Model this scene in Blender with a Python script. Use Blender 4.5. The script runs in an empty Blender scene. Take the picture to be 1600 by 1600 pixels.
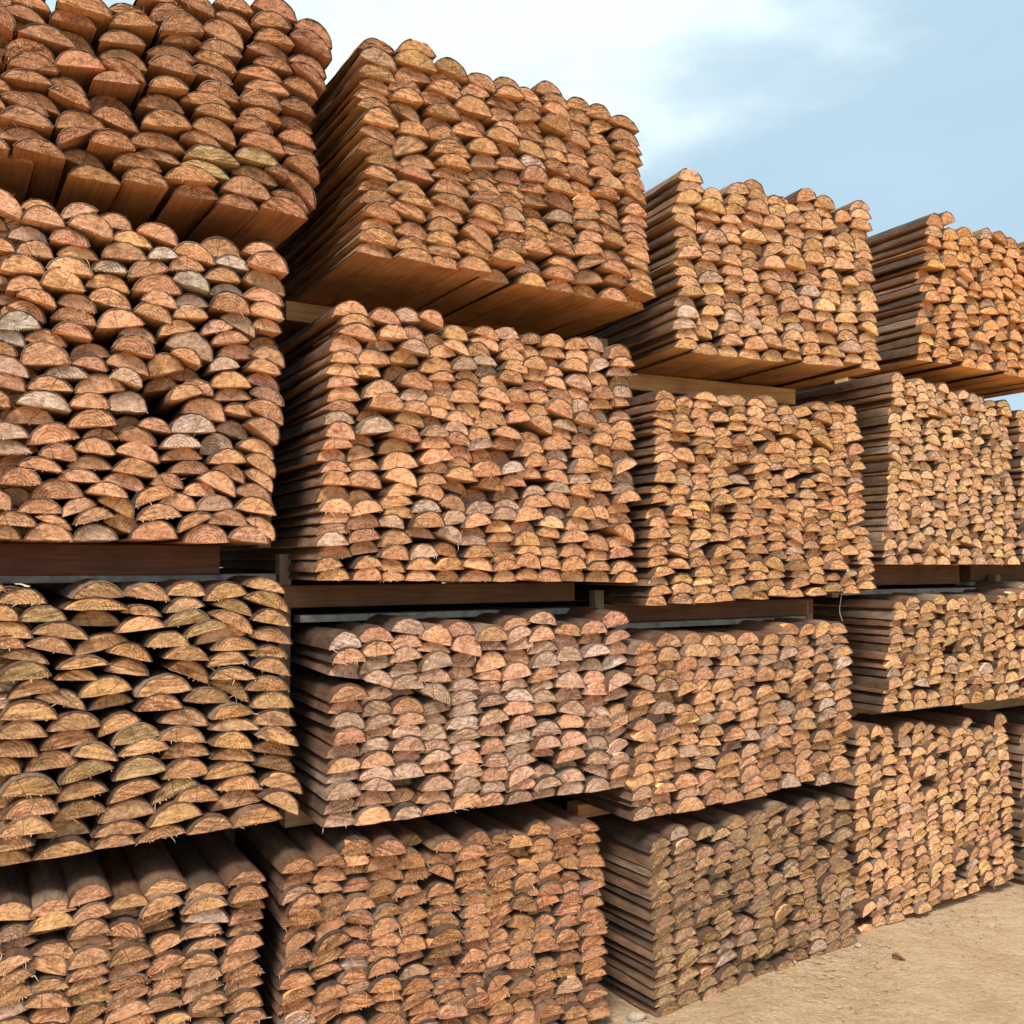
import bpy, math, random
import numpy as np
from mathutils import Vector, Matrix

S = bpy.context.scene
COL = S.collection
rng = random.Random(7)
R = math.radians

# ------------------------------------------------------------------ camera, sky, sun, exposure
CAM_Z = 1.6
cd = bpy.data.cameras.new("camera")
cd.sensor_width = 36.0
cd.lens = 36.0 * 1456.6 / 1600.0
cd.clip_start = 0.05
cd.clip_end = 3000.0
cam = bpy.data.objects.new("camera", cd)
COL.objects.link(cam)
cam.location = (0, 0, CAM_Z)
cam.rotation_euler = (R(90) + 0.0535, 0, 0)
S.camera = cam

SUN_EL, SUN_AZ = R(54), R(196)          # azimuth clockwise from +Y: behind the photographer, a little to the left
W = bpy.data.worlds.new("World")
S.world = W
W.use_nodes = True
nt = W.node_tree
nt.nodes.clear()


def N(t, kind, **kw):
    n = t.nodes.new(kind)
    for k, v in kw.items():
        if k.startswith('i_'):
            n.inputs[int(k[2:])].default_value = v
        else:
            setattr(n, k, v)
    return n


def ramp(t, stops, interp='LINEAR'):
    n = t.nodes.new('ShaderNodeValToRGB')
    n.color_ramp.interpolation = interp
    e = n.color_ramp.elements
    while len(e) > 1:
        e.remove(e[-1])
    e[0].position, e[0].color = stops[0][0], (*stops[0][1], 1) if len(stops[0][1]) == 3 else stops[0][1]
    for p, c in stops[1:]:
        x = e.new(p)
        x.color = (*c, 1) if len(c) == 3 else c
    return n


def math_n(t, op, a, b=None, c=None, clamp=False):
    n = t.nodes.new('ShaderNodeMath')
    n.operation = op
    n.use_clamp = clamp
    for i, v in enumerate((a, b, c)):
        if v is None:
            continue
        if isinstance(v, (int, float)):
            n.inputs[i].default_value = v
        else:
            t.links.new(v, n.inputs[i])
    return n.outputs[0]


def mix(t, fac, a, b, mode='MIX'):
    n = t.nodes.new('ShaderNodeMix')
    n.data_type = 'RGBA'
    n.blend_type = mode
    n.clamp_factor = True
    for sock, v in ((n.inputs[0], fac), (n.inputs[6], a), (n.inputs[7], b)):
        if isinstance(v, (int, float)):
            sock.default_value = v
        elif isinstance(v, tuple):
            sock.default_value = (*v, 1) if len(v) == 3 else v
        else:
            t.links.new(v, sock)
    return n.outputs[2]


sky = N(nt, 'ShaderNodeTexSky', sky_type='NISHITA', sun_disc=False, sun_elevation=SUN_EL, sun_rotation=SUN_AZ,
        air_density=1.0, dust_density=1.5, ozone_density=1.2)
tc = N(nt, 'ShaderNodeTexCoord')
mp = N(nt, 'ShaderNodeMapping')
mp.inputs['Scale'].default_value = (1.0, 1.0, 2.4)
mp.inputs['Location'].default_value = (0.35, 0.1, 0.2)
nt.links.new(tc.outputs['Generated'], mp.inputs['Vector'])
n1 = N(nt, 'ShaderNodeTexNoise')
n1.inputs['Scale'].default_value = 2.1
n1.inputs['Detail'].default_value = 8
n1.inputs['Roughness'].default_value = 0.58
n1.inputs['Distortion'].default_value = 0.25
nt.links.new(mp.outputs[0], n1.inputs['Vector'])
# the cloud sheet is thick towards the north-west and thins out towards the east
sep = N(nt, 'ShaderNodeSeparateXYZ')
nt.links.new(tc.outputs['Generated'], sep.inputs[0])
cover = math_n(nt, 'MULTIPLY_ADD', math_n(nt, 'SUBTRACT', n1.outputs[0], 0.5), 1.15, math_n(nt, 'MULTIPLY', math_n(nt, 'SUBTRACT', sep.outputs[2], 0.44), 2.1))
cover = math_n(nt, 'SUBTRACT', cover, math_n(nt, 'MULTIPLY', math_n(nt, 'SUBTRACT', sep.outputs[0], 0.13), 0.75))
cl = ramp(nt, [(0.0, (0.10, 0.10, 0.10)), (0.30, (1, 1, 1))], 'EASE')
cover = math_n(nt, 'ADD', cover, 0.12)
nt.links.new(cover, cl.inputs[0])
n2 = N(nt, 'ShaderNodeTexNoise')
n2.inputs['Scale'].default_value = 3.4
n2.inputs['Detail'].default_value = 5
nt.links.new(mp.outputs[0], n2.inputs['Vector'])
cc = ramp(nt, [(0.38, (4.1, 5.15, 5.8)), (0.54, (5.85, 6.8, 7.0))])
nt.links.new(n2.outputs[0], cc.inputs[0])
thin = mix(nt, 0.9, sky.outputs[0], (3.05, 4.3, 5.2))       # high thin veil over the blue
skyc = mix(nt, cl.outputs[0], thin, cc.outputs[0])
# unseen overcast behind the photographer, the sun's side, brightened to add soft frontal fill
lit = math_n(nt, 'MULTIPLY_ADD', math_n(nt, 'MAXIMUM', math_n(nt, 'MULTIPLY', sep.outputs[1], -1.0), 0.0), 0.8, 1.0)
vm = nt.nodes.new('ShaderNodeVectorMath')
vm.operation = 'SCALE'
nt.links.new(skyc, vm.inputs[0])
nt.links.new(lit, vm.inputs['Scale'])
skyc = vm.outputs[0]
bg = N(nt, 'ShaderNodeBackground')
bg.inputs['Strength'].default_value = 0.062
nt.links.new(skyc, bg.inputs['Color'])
wo = N(nt, 'ShaderNodeOutputWorld')
nt.links.new(bg.outputs[0], wo.inputs['Surface'])

sd = bpy.data.lights.new("sun", 'SUN')
sd.energy = 2.1
sd.angle = R(18)
sd.color = (1.0, 0.95, 0.90)
sun = bpy.data.objects.new("sun", sd)
COL.objects.link(sun)
sdir = Vector((math.sin(SUN_AZ) * math.cos(SUN_EL), math.cos(SUN_AZ) * math.cos(SUN_EL), math.sin(SUN_EL)))
sun.rotation_euler = sdir.to_track_quat('Z', 'Y').to_euler()
sun.location = (0, -4, 8)

S.view_settings.view_transform = 'Standard'
S.view_settings.look = 'None'
S.view_settings.exposure = 1.44
S.view_settings.gamma = 1.0
S.view_settings.use_curve_mapping = False

# face of each bundle: left bottom corner x, y, yaw, bottom height, then the four corners (along, up) BL BR TL TR in metres
FACE = {
    'A1': ((-1.576, 2.168, 0.5585, 2.655), [(0.0, 0.0), (1.134, -0.015), (0.0, 0.586), (1.161, 0.588)]),
    'A2': ((-1.676, 2.106, 0.5364, 1.655), [(0.0, 0.0), (1.144, -0.005), (0.0, 0.893), (1.154, 0.889)]),
    'A3': ((-1.620, 2.137, 0.5561, 0.853), [(0.0, 0.0), (1.169, 0.009), (0.0, 0.684), (1.129, 0.683)]),
    'A4': ((-1.693, 2.101, 0.5163, 0.060), [(0.0, 0.0), (1.15, 0.0), (0.0, 0.694), (1.145, 0.69)]),
    'B1': ((-0.457, 2.785, 0.5302, 2.534), [(-0.002, 0.011), (1.116, -0.006), (0.0, 0.677), (1.063, 0.681)]),
    'B2': ((-0.554, 2.745, 0.5116, 1.538), [(-0.029, 0.014), (1.136, -0.019), (0.028, 0.858), (1.121, 0.857)]),
    'B3': ((-0.534, 2.751, 0.5098, 0.825), [(-0.004, -0.002), (1.102, -0.005), (0.007, 0.598), (1.09, 0.598)]),
    'B4': ((-0.644, 2.707, 0.4883, 0.064), [(0.0, 0.0), (1.1, 0.001), (-0.002, 0.709), (1.061, 0.667)]),
    'C1': ((0.610, 3.419, 0.4409, 2.386), [(-0.003, -0.014), (1.03, 0.026), (-0.001, 0.665), (0.991, 0.712)]),
    'C2': ((0.507, 3.341, 0.5014, 1.454), [(-0.028, -0.022), (1.14, 0.034), (0.026, 0.791), (1.056, 0.827)]),
    'C3': ((0.422, 3.246, 0.5386, 0.719), [(-0.006, -0.011), (1.133, 0.007), (0.01, 0.602), (1.129, 0.647)]),
    'C4': ((0.485, 3.267, 0.5845, 0.053), [(0.017, -0.019), (1.099, 0.002), (-0.005, 0.605), (1.048, 0.611)]),
    'D1': ((1.857, 4.160, 0.4968, 2.497), [(-0.042, 0.015), (1.1, 0.0), (0.034, 0.69), (1.1, 0.704)]),
    'D2': ((1.632, 4.032, 0.5650, 1.587), [(-0.045, 0.002), (1.1, 0.0), (0.054, 0.834), (1.1, 0.799)]),
    'D3': ((1.617, 4.028, 0.5089, 0.953), [(-0.043, 0.011), (1.1, 0.0), (0.046, 0.487), (1.1, 0.511)]),
    'D4': ((1.436, 3.960, 0.5535, 0.062), [(0.002, -0.015), (1.158, 0.029), (-0.0, 0.845), (1.115, 0.791)]),
}
# posts of the three large bundles: base edge left (along, up), right (along, up), height of the crown, all in mm
TRACED = {
    'A1': '265,344,334,320,40 305,369,410,363,32 331,406,421,402,29 433,416,569,418,48 419,383,534,389,38 346,318,484,313,41 421,353,536,321,44 559,446,669,454,31 563,405,687,430,37 636,504,736,526,28 670,450,767,498,37 739,547,849,525,44 697,421,817,461,47 704,407,813,430,26 811,475,931,452,55 848,531,960,512,32 847,570,959,567,36 955,589,1089,585,53 951,533,1069,550,41 961,489,1081,500,40 943,460,1075,457,36 1085,571,1202,536,51 1066,526,1194,485,51 1067,458,1184,434,44 1072,442,1177,387,34 541,350,657,372,35 542,310,666,309,45 667,362,794,371,34 668,325,795,327,40 807,419,925,423,38 791,386,912,373,38 783,346,899,335,35 318,249,437,267,55 323,222,443,233,40 434,253,558,278,46 544,289,657,257,39 311,186,431,197,29 414,205,509,193,29 523,232,642,245,31 514,176,640,201,53 668,256,772,272,32 643,206,767,214,44 803,291,924,284,46 756,250,894,262,37 917,375,1049,381,34 962,420,1084,424,34 932,329,1065,341,34 920,288,1040,286,47 1048,379,1153,350,40 1036,306,1149,299,37 921,243,1044,245,38 1032,262,1145,252,37 311,136,418,108,31 345,165,453,133,32 420,180,518,153,34 265,160,334,157,28 263,115,322,110,25 308,76,432,77,39 441,89,560,116,47 525,146,645,126,43 652,146,783,166,49 791,219,910,217,39 784,176,911,150,54 904,203,1016,214,40 757,144,873,131,36 921,164,1054,155,47 1036,210,1150,198,40 1046,173,1160,150,41 621,92,774,105,44 446,45,530,100,29 520,63,635,67,43 641,70,761,64,32 306,33,423,37,35 451,28,570,14,40 770,91,919,93,41 754,59,899,45,35 909,118,1038,116,45 905,75,1036,63,37 999,106,1086,80,26 1052,135,1158,89,43 584,25,706,27,39 716,12,861,30,42 872,14,1017,7,53 1057,100,1148,13,36 1018,35,1134,-3,39 231,9,333,2,34 342,9,465,5,36 473,-26,606,-26,37 606,-15,727,-14,44 742,-24,872,-10,47 863,-29,982,-27,40 982,-21,1128,-26,49',
    'A2': '376,873,486,825,47 481,864,571,856,37 577,845,665,886,32 666,862,755,857,40 762,845,869,823,45 932,827,1059,825,56 1056,845,1155,841,38 484,823,584,819,43 590,828,701,807,47 699,814,803,807,37 453,778,550,774,41 550,780,643,779,39 675,761,790,769,44 857,804,969,783,44 791,770,871,789,31 846,752,945,764,42 971,795,1069,786,33 1057,798,1174,785,51 472,734,559,734,41 569,745,667,751,34 394,738,471,736,33 436,682,542,690,45 544,703,653,701,43 652,725,740,727,32 746,714,845,745,39 637,676,751,676,46 531,659,633,654,50 452,634,540,649,38 396,653,460,660,28 756,677,881,688,49 854,722,955,701,44 941,740,1043,745,37 957,702,1054,712,34 1051,756,1172,726,56 476,626,567,603,31 572,618,662,603,41 643,640,751,626,46 776,653,869,642,39 865,658,956,665,34 958,658,1069,654,55 1052,704,1166,693,41 1064,663,1169,652,41 457,599,543,564,35 558,580,668,572,41 669,565,785,587,48 756,620,855,598,42 860,617,950,625,38 437,532,535,546,46 1078,625,1168,617,35 395,520,500,494,41 497,513,597,510,35 561,541,654,530,34 723,559,816,542,35 823,563,919,593,36 935,577,1024,610,34 987,636,1088,592,44 605,480,711,499,42 707,513,809,500,46 491,446,606,460,59 843,541,968,507,61 965,558,1072,578,36 1082,576,1176,564,43 986,525,1105,535,45 401,461,483,467,39 608,462,695,451,33 690,473,801,449,47 543,421,651,430,34 402,428,509,413,44 507,385,613,388,35 620,386,742,406,49 700,437,783,417,38 798,448,897,481,54 855,522,935,489,30 855,460,948,450,42 960,480,1046,501,36 1077,538,1174,513,44 1064,499,1161,490,37 1068,468,1166,446,39 964,436,1078,444,46 412,394,502,376,43 797,414,891,435,37 891,435,970,411,30 852,383,941,413,35 977,401,1078,410,36 1078,425,1173,399,39 481,348,607,333,42 404,338,469,334,38 606,349,703,350,39 697,351,799,352,58 891,357,1010,343,58 1005,373,1085,361,30 1059,389,1168,341,47 457,298,574,301,47 604,292,720,307,47 716,291,793,328,32 775,311,861,296,33 859,297,982,310,53 989,322,1085,299,40 1064,340,1152,283,47 406,249,513,260,41 510,242,633,267,48 639,269,728,272,29 723,276,824,259,38 833,256,941,263,36 945,246,1046,261,58 1049,277,1149,242,41 412,215,523,221,37 538,215,628,207,42 622,237,718,227,40 719,239,831,211,44 838,222,947,231,36 960,219,1065,226,38 1062,237,1150,186,44 491,186,593,175,31 608,191,714,191,33 714,187,832,172,44 858,188,973,194,37 974,202,1063,167,37 1060,200,1145,146,37 450,139,544,141,41 583,156,688,153,35 691,156,800,132,42 814,153,897,146,37 935,176,1036,128,46 523,106,648,113,50 650,126,750,113,34 771,87,876,134,40 895,130,991,127,39 1036,141,1144,110,43 416,85,477,74,46 496,69,597,69,38 597,58,679,93,37 679,104,763,60,40 830,90,934,84,48 933,87,1034,89,44 1037,95,1152,76,43 440,39,538,33,34 533,58,619,26,22 623,40,720,64,34 696,50,782,12,43 775,55,893,67,40 887,23,979,69,33 966,51,1074,45,44 1066,65,1151,4,37 418,3,500,2,37 511,0,623,0,43 623,1,731,2,43 760,4,882,7,52 901,-3,1024,-2,53 1023,9,1135,-4,44',
    'A3': '391,642,502,638,37 561,650,686,652,41 688,655,805,638,40 798,653,906,650,39 903,635,1018,651,44 1011,678,1129,652,34 325,671,412,672,27 539,623,697,619,31 793,606,899,621,33 923,625,1035,589,34 1009,643,1139,597,40 350,605,439,598,37 441,593,548,595,40 557,582,684,574,40 680,611,783,597,26 796,566,913,583,39 911,598,1032,536,37 1031,579,1140,556,40 670,557,792,569,36 356,561,470,551,41 467,563,602,542,38 843,536,968,566,31 878,514,1017,536,45 742,517,856,516,41 1028,530,1152,503,39 922,497,1052,494,39 356,534,456,527,31 455,533,566,505,34 568,499,709,528,43 649,506,762,474,37 402,508,509,483,27 787,484,910,471,40 909,452,1026,458,39 1032,476,1144,467,32 1032,444,1145,413,40 530,470,651,475,27 649,453,757,434,41 394,448,513,454,42 525,441,629,435,29 804,455,915,403,43 914,419,1047,410,33 585,391,713,402,46 724,382,868,389,52 419,401,535,418,39 918,407,1029,343,37 1017,381,1142,372,40 480,399,600,356,38 609,352,724,366,35 723,344,843,346,42 851,360,975,346,43 1034,329,1153,322,46 921,307,1036,315,36 403,351,533,342,49 512,313,637,314,43 633,282,737,318,41 782,310,916,288,44 1031,285,1160,267,44 916,278,1056,267,33 390,310,509,302,40 495,263,633,272,47 667,259,788,276,45 780,265,907,245,42 919,237,1037,215,45 1044,251,1164,211,40 377,265,492,250,43 568,247,677,221,39 685,229,811,236,39 1035,206,1164,178,38 791,209,920,209,44 921,197,1047,179,36 369,220,454,209,42 463,211,590,220,46 542,175,671,202,42 673,166,803,183,49 793,157,919,156,50 905,144,1047,147,43 1045,165,1171,126,40 407,164,541,155,49 536,128,659,142,44 937,109,1064,99,40 1062,112,1186,68,44 661,108,792,137,44 772,92,893,130,42 831,91,947,82,41 930,48,1070,60,48 1057,79,1164,16,43 414,107,542,107,47 529,79,658,88,41 641,58,781,68,50 762,35,902,48,49 981,4,1125,9,48 863,1,984,5,41 401,65,529,67,42 495,35,623,31,45 625,26,762,23,37 731,0,861,6,33 626,-4,732,-3,31 370,25,487,33,35 487,-7,624,-5,37 371,-10,483,-11,34',
}


# ------------------------------------------------------------------ materials
def new_mat(name, rough=0.85, spec=0.25):
    m = bpy.data.materials.new(name)
    m.use_nodes = True
    t = m.node_tree
    b = t.nodes['Principled BSDF']
    b.inputs['Roughness'].default_value = rough
    b.inputs['Specular IOR Level'].default_value = spec
    return m, t, b


def attr(t, name):
    n = t.nodes.new('ShaderNodeAttribute')
    n.attribute_name = name
    return n


def noise(t, vec, scale, detail=4, rough=0.55, dist=0.0):
    n = t.nodes.new('ShaderNodeTexNoise')
    n.inputs['Scale'].default_value = scale
    n.inputs['Detail'].default_value = detail
    n.inputs['Roughness'].default_value = rough
    n.inputs['Distortion'].default_value = dist
    t.links.new(vec, n.inputs['Vector'])
    return n.outputs[0]


def bump(t, b, height, strength, distance):
    n = t.nodes.new('ShaderNodeBump')
    n.inputs['Strength'].default_value = strength
    n.inputs['Distance'].default_value = distance
    t.links.new(height, n.inputs['Height'])
    t.links.new(n.outputs[0], b.inputs['Normal'])


def vadd(t, a, b):
    n = t.nodes.new('ShaderNodeVectorMath')
    n.operation = 'ADD'
    t.links.new(a, n.inputs[0])
    t.links.new(b, n.inputs[1])
    return n.outputs[0]


def vscale(t, a, s):
    n = t.nodes.new('ShaderNodeVectorMath')
    n.operation = 'MULTIPLY'
    t.links.new(a, n.inputs[0])
    n.inputs[1].default_value = s
    return n.outputs[0]


def end_material():
    """Rough-sawn end grain. 'pc' = place on the post (m), 'seed' = offset of the post, 'tint' = wood colour, 'wear' = (ring strength, saw strength, mould)."""
    m, t, b = new_mat('end_grain', 0.9, 0.12)
    pc, seed, tint, wear = attr(t, 'pc'), attr(t, 'seed'), attr(t, 'tint'), attr(t, 'wear')
    v = vadd(t, pc.outputs['Vector'], seed.outputs['Vector'])
    ws = t.nodes.new('ShaderNodeSeparateXYZ')
    t.links.new(wear.outputs['Vector'], ws.inputs[0])
    ps = t.nodes.new('ShaderNodeSeparateXYZ')
    t.links.new(pc.outputs['Vector'], ps.inputs[0])
    ss = t.nodes.new('ShaderNodeSeparateXYZ')
    t.links.new(seed.outputs['Vector'], ss.inputs[0])
    flat = t.nodes.new('ShaderNodeCombineXYZ')
    t.links.new(ps.outputs[0], flat.inputs[0])
    t.links.new(ps.outputs[2], flat.inputs[1])
    fv = vadd(t, flat.outputs[0], seed.outputs['Vector'])
    fine = noise(t, fv, 520, 3, 0.75)
    med = noise(t, fv, 75, 5, 0.65)
    big = noise(t, fv, 22, 3, 0.5)
    # growth rings round the pith, which sits near the middle of the flat side
    px = math_n(t, 'ADD', ps.outputs[0], math_n(t, 'MULTIPLY', math_n(t, 'FRACT', ss.outputs[1]), 0.016))
    pz = math_n(t, 'ADD', ps.outputs[2], 0.004)
    rr = math_n(t, 'SQRT', math_n(t, 'ADD', math_n(t, 'MULTIPLY', px, px), math_n(t, 'MULTIPLY', pz, pz)))
    rr = math_n(t, 'ADD', rr, math_n(t, 'MULTIPLY', big, 0.006))
    rings = math_n(t, 'MULTIPLY_ADD', math_n(t, 'SINE', math_n(t, 'MULTIPLY', rr, 2 * math.pi / 0.0085)), 0.5, 0.5)
    # saw marks: long streaks, a little aslant
    ang = math_n(t, 'MULTIPLY_ADD', math_n(t, 'FRACT', math_n(t, 'MULTIPLY', ss.outputs[0], 3.7)), 0.9, -0.45)
    rot = t.nodes.new('ShaderNodeVectorRotate')
    rot.rotation_type = 'Z_AXIS'
    t.links.new(fv, rot.inputs['Vector'])
    t.links.new(ang, rot.inputs['Angle'])
    saw = noise(t, vscale(t, rot.outputs[0], (11, 105, 1)), 1.0, 3, 0.6, 0.6)
    c = tint.outputs['Color']
    c = mix(t, math_n(t, 'MULTIPLY', math_n(t, 'MULTIPLY', rings, ws.outputs[0]), 0.62), c, mix(t, 1.0, c, (0.62, 0.48, 0.38), 'MULTIPLY'))
    sr = ramp(t, [(0.38, (0, 0, 0)), (0.58, (1, 1, 1))])
    t.links.new(saw, sr.inputs[0])
    c = mix(t, math_n(t, 'MULTIPLY', math_n(t, 'SUBTRACT', 1.0, sr.outputs[0]), ws.outputs[1]), c, mix(t, 1.0, c, (0.50, 0.40, 0.32), 'MULTIPLY'))
    c = mix(t, math_n(t, 'MULTIPLY', sr.outputs[0], math_n(t, 'MULTIPLY', ws.outputs[1], 0.4)), c, mix(t, 1.0, c, (1.35, 1.4, 1.45), 'MULTIPLY'))
    mr = ramp(t, [(0.34, (0.52, 0.42, 0.35)), (0.49, (1, 1, 1)), (0.66, (1.28, 1.28, 1.24))])
    t.links.new(med, mr.inputs[0])
    c = mix(t, 0.85, c, mr.outputs[0], 'MULTIPLY')
    br = ramp(t, [(0.3, (0.74, 0.68, 0.64)), (0.7, (1.16, 1.16, 1.16))])
    t.links.new(big, br.inputs[0])
    c = mix(t, 0.8, c, br.outputs[0], 'MULTIPLY')
    fr = ramp(t, [(0.38, (0.60, 0.50, 0.43)), (0.5, (1, 1, 1)), (0.62, (1.5, 1.5, 1.45))])
    t.links.new(fine, fr.inputs[0])
    c = mix(t, 0.75, c, fr.outputs[0], 'MULTIPLY')
    # pale torn fibres
    fib = noise(t, vscale(t, fv, (1.0, 0.45, 1.0)), 260, 2, 0.5)
    ft = ramp(t, [(0.60, (0, 0, 0)), (0.66, (1, 1, 1))])
    t.links.new(fib, ft.inputs[0])
    c = mix(t, math_n(t, 'MULTIPLY', ft.outputs[0], 0.36), c, (0.74, 0.56, 0.36))
    # mould and damp blotches
    mo = noise(t, fv, 34, 4, 0.6)
    mm = ramp(t, [(0.44, (0, 0, 0)), (0.62, (1, 1, 1))])
    t.links.new(mo, mm.inputs[0])
    c = mix(t, math_n(t, 'MULTIPLY', math_n(t, 'MULTIPLY', mm.outputs[0], ws.outputs[2]), 0.8), c, (0.17, 0.14, 0.065))
    # drying cracks that run out from the pith
    an = math_n(t, 'ARCTAN2', pz, px)
    a0 = math_n(t, 'MULTIPLY_ADD', math_n(t, 'FRACT', math_n(t, 'MULTIPLY', ss.outputs[2], 5.3)), 2.4, 0.4)
    da = math_n(t, 'MULTIPLY', math_n(t, 'ABSOLUTE', math_n(t, 'SUBTRACT', math_n(t, 'ADD', an, math_n(t, 'MULTIPLY', med, .25)), a0)), rr)
    ck = math_n(t, 'MULTIPLY', math_n(t, 'LESS_THAN', da, 0.0013), math_n(t, 'GREATER_THAN', math_n(t, 'FRACT', math_n(t, 'MULTIPLY', ss.outputs[1], 2.9)), 0.66))
    c = mix(t, math_n(t, 'MULTIPLY', ck, 0.7), c, (0.07, 0.04, 0.025))
    # a reddish ring of inner bark at the rim
    rim = attr(t, 'rim')
    rm = ramp(t, [(0.86, (0, 0, 0)), (0.99, (1, 1, 1))])
    t.links.new(rim.outputs['Fac'], rm.inputs[0])
    c = mix(t, math_n(t, 'MULTIPLY', rm.outputs[0], 0.6), c, mix(t, 1.0, c, (0.55, 0.40, 0.32), 'MULTIPLY'))
    t.links.new(c, b.inputs['Base Color'])
    h = math_n(t, 'ADD', math_n(t, 'MULTIPLY', fine, 0.35), math_n(t, 'MULTIPLY', med, 0.7))
    h = math_n(t, 'ADD', h, math_n(t, 'MULTIPLY', saw, math_n(t, 'MULTIPLY', ws.outputs[1], 0.9)))
    bump(t, b, h, 0.9, 0.004)
    return m


def sawn_material():
    """The flat sawn underside and the timber of bearers: long grain."""
    m, t, b = new_mat('sawn_wood', 0.75, 0.2)
    pc, seed, tint = attr(t, 'pc'), attr(t, 'seed'), attr(t, 'tint')
    v = vadd(t, pc.outputs['Vector'], seed.outputs['Vector'])
    g = noise(t, vscale(t, v, (130, 5, 130)), 1.0, 4, 0.6, 0.4)
    k = noise(t, v, 9, 3)
    r = ramp(t, [(0.3, (0.62, 0.52, 0.44)), (0.55, (1, 1, 1)), (0.75, (1.2, 1.18, 1.12))])
    t.links.new(g, r.inputs[0])
    c = mix(t, 0.8, mix(t, 1.0, tint.outputs['Color'], (1.5, 1.45, 1.25), 'MULTIPLY'), r.outputs[0], 'MULTIPLY')
    r2 = ramp(t, [(0.3, (0.7, 0.66, 0.62)), (0.65, (1.08, 1.08, 1.08))])
    t.links.new(k, r2.inputs[0])
    c = mix(t, 0.8, c, r2.outputs[0], 'MULTIPLY')
    t.links.new(c, b.inputs['Base Color'])
    bump(t, b, g, 0.4, 0.002)
    return m


def bark_material():
    m, t, b = new_mat('bark', 0.85, 0.2)
    pc, seed, tint = attr(t, 'pc'), attr(t, 'seed'), attr(t, 'barktint')
    v = vadd(t, pc.outputs['Vector'], seed.outputs['Vector'])
    a = noise(t, vscale(t, v, (60, 11, 60)), 1.0, 5, 0.65, 0.5)
    f = noise(t, v, 210, 3, 0.7)
    big = noise(t, v, 7, 4)
    r = ramp(t, [(0.28, (0.40, 0.36, 0.34)), (0.5, (1, 1, 1)), (0.72, (1.55, 1.5, 1.42))])
    t.links.new(a, r.inputs[0])
    c = mix(t, 0.9, tint.outputs['Color'], r.outputs[0], 'MULTIPLY')
    g = ramp(t, [(0.48, (0, 0, 0)), (0.68, (1, 1, 1))])
    t.links.new(big, g.inputs[0])
    c = mix(t, math_n(t, 'MULTIPLY', g.outputs[0], 0.45), c, (0.16, 0.092, 0.052))
    sp = ramp(t, [(0.68, (0, 0, 0)), (0.73, (1, 1, 1))])
    t.links.new(f, sp.inputs[0])
    c = mix(t, math_n(t, 'MULTIPLY', sp.outputs[0], 0.35), c, (0.32, 0.22, 0.14))
    t.links.new(c, b.inputs['Base Color'])
    bump(t, b, math_n(t, 'ADD', a, math_n(t, 'MULTIPLY', f, 0.5)), 1.0, 0.008)
    return m


def fibre_material():
    m, t, b = new_mat('torn_fibre', 0.8, 0.2)
    tint = attr(t, 'tint')
    t.links.new(mix(t, 0.5, tint.outputs['Color'], (0.74, 0.56, 0.38)), b.inputs['Base Color'])
    return m


def plain(name, col, rough, spec=0.3, var=0.25, scale=14, metal=0.0):
    m, t, b = new_mat(name, rough, spec)
    tcn = t.nodes.new('ShaderNodeTexCoord')
    n = noise(t, tcn.outputs['Object'], scale, 5, 0.6)
    r = ramp(t, [(0.3, tuple(x * (1 - var) for x in col)), (0.7, tuple(min(1, x * (1 + var)) for x in col))])
    t.links.new(n, r.inputs[0])
    t.links.new(r.outputs[0], b.inputs['Base Color'])
    b.inputs['Metallic'].default_value = metal
    bump(t, b, noise(t, tcn.outputs['Object'], scale * 9, 3), 0.3, 0.002)
    return m


M_END, M_SAWN, M_BARK, M_FIB = end_material(), sawn_material(), bark_material(), fibre_material()


def ground_material():
    m, t, b = new_mat('sand', 0.95, 0.1)
    tcn = t.nodes.new('ShaderNodeTexCoord')
    v = tcn.outputs['Object']
    big = noise(t, v, 0.55, 5, 0.6)
    med = noise(t, v, 5.0, 6, 0.65)
    fine = noise(t, v, 75, 4, 0.7)
    grit = noise(t, v, 300, 2, 0.6)
    r = ramp(t, [(0.32, (0.46, 0.295, 0.158)), (0.5, (0.60, 0.408, 0.235)), (0.68, (0.70, 0.52, 0.34))])
    t.links.new(math_n(t, 'ADD', math_n(t, 'MULTIPLY', big, 0.55), math_n(t, 'MULTIPLY', med, 0.45)), r.inputs[0])
    c = r.outputs[0]
    r2 = ramp(t, [(0.3, (0.74, 0.68, 0.62)), (0.5, (1, 1, 1)), (0.7, (1.15, 1.15, 1.15))])
    t.links.new(fine, r2.inputs[0])
    c = mix(t, 0.8, c, r2.outputs[0], 'MULTIPLY')
    r3 = ramp(t, [(0.66, (0, 0, 0)), (0.71, (1, 1, 1))])
    t.links.new(grit, r3.inputs[0])
    c = mix(t, math_n(t, 'MULTIPLY', r3.outputs[0], 0.5), c, (0.62, 0.54, 0.44))
    r4 = ramp(t, [(0.27, (1, 1, 1)), (0.33, (0, 0, 0))])
    t.links.new(noise(t, v, 38, 3, 0.6), r4.inputs[0])
    c = mix(t, math_n(t, 'MULTIPLY', r4.outputs[0], 0.45), c, (0.22, 0.14, 0.08))
    t.links.new(c, b.inputs['Base Color'])
    clod = noise(t, vscale(t, v, (11, 13, 11)), 1.0, 3, 0.55, 0.0)
    h = math_n(t, 'ADD', math_n(t, 'MULTIPLY', clod, 2.6), math_n(t, 'ADD', fine, math_n(t, 'MULTIPLY', grit, 0.4)))
    bump(t, b, h, 0.9, 0.026)
    return m


# ------------------------------------------------------------------ helpers
def link(name, me, parent=None, mats=()):
    o = bpy.data.objects.new(name, me)
    for m in mats:
        me.materials.append(m)
    COL.objects.link(o)
    if parent:
        o.parent = parent
    return o


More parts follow.
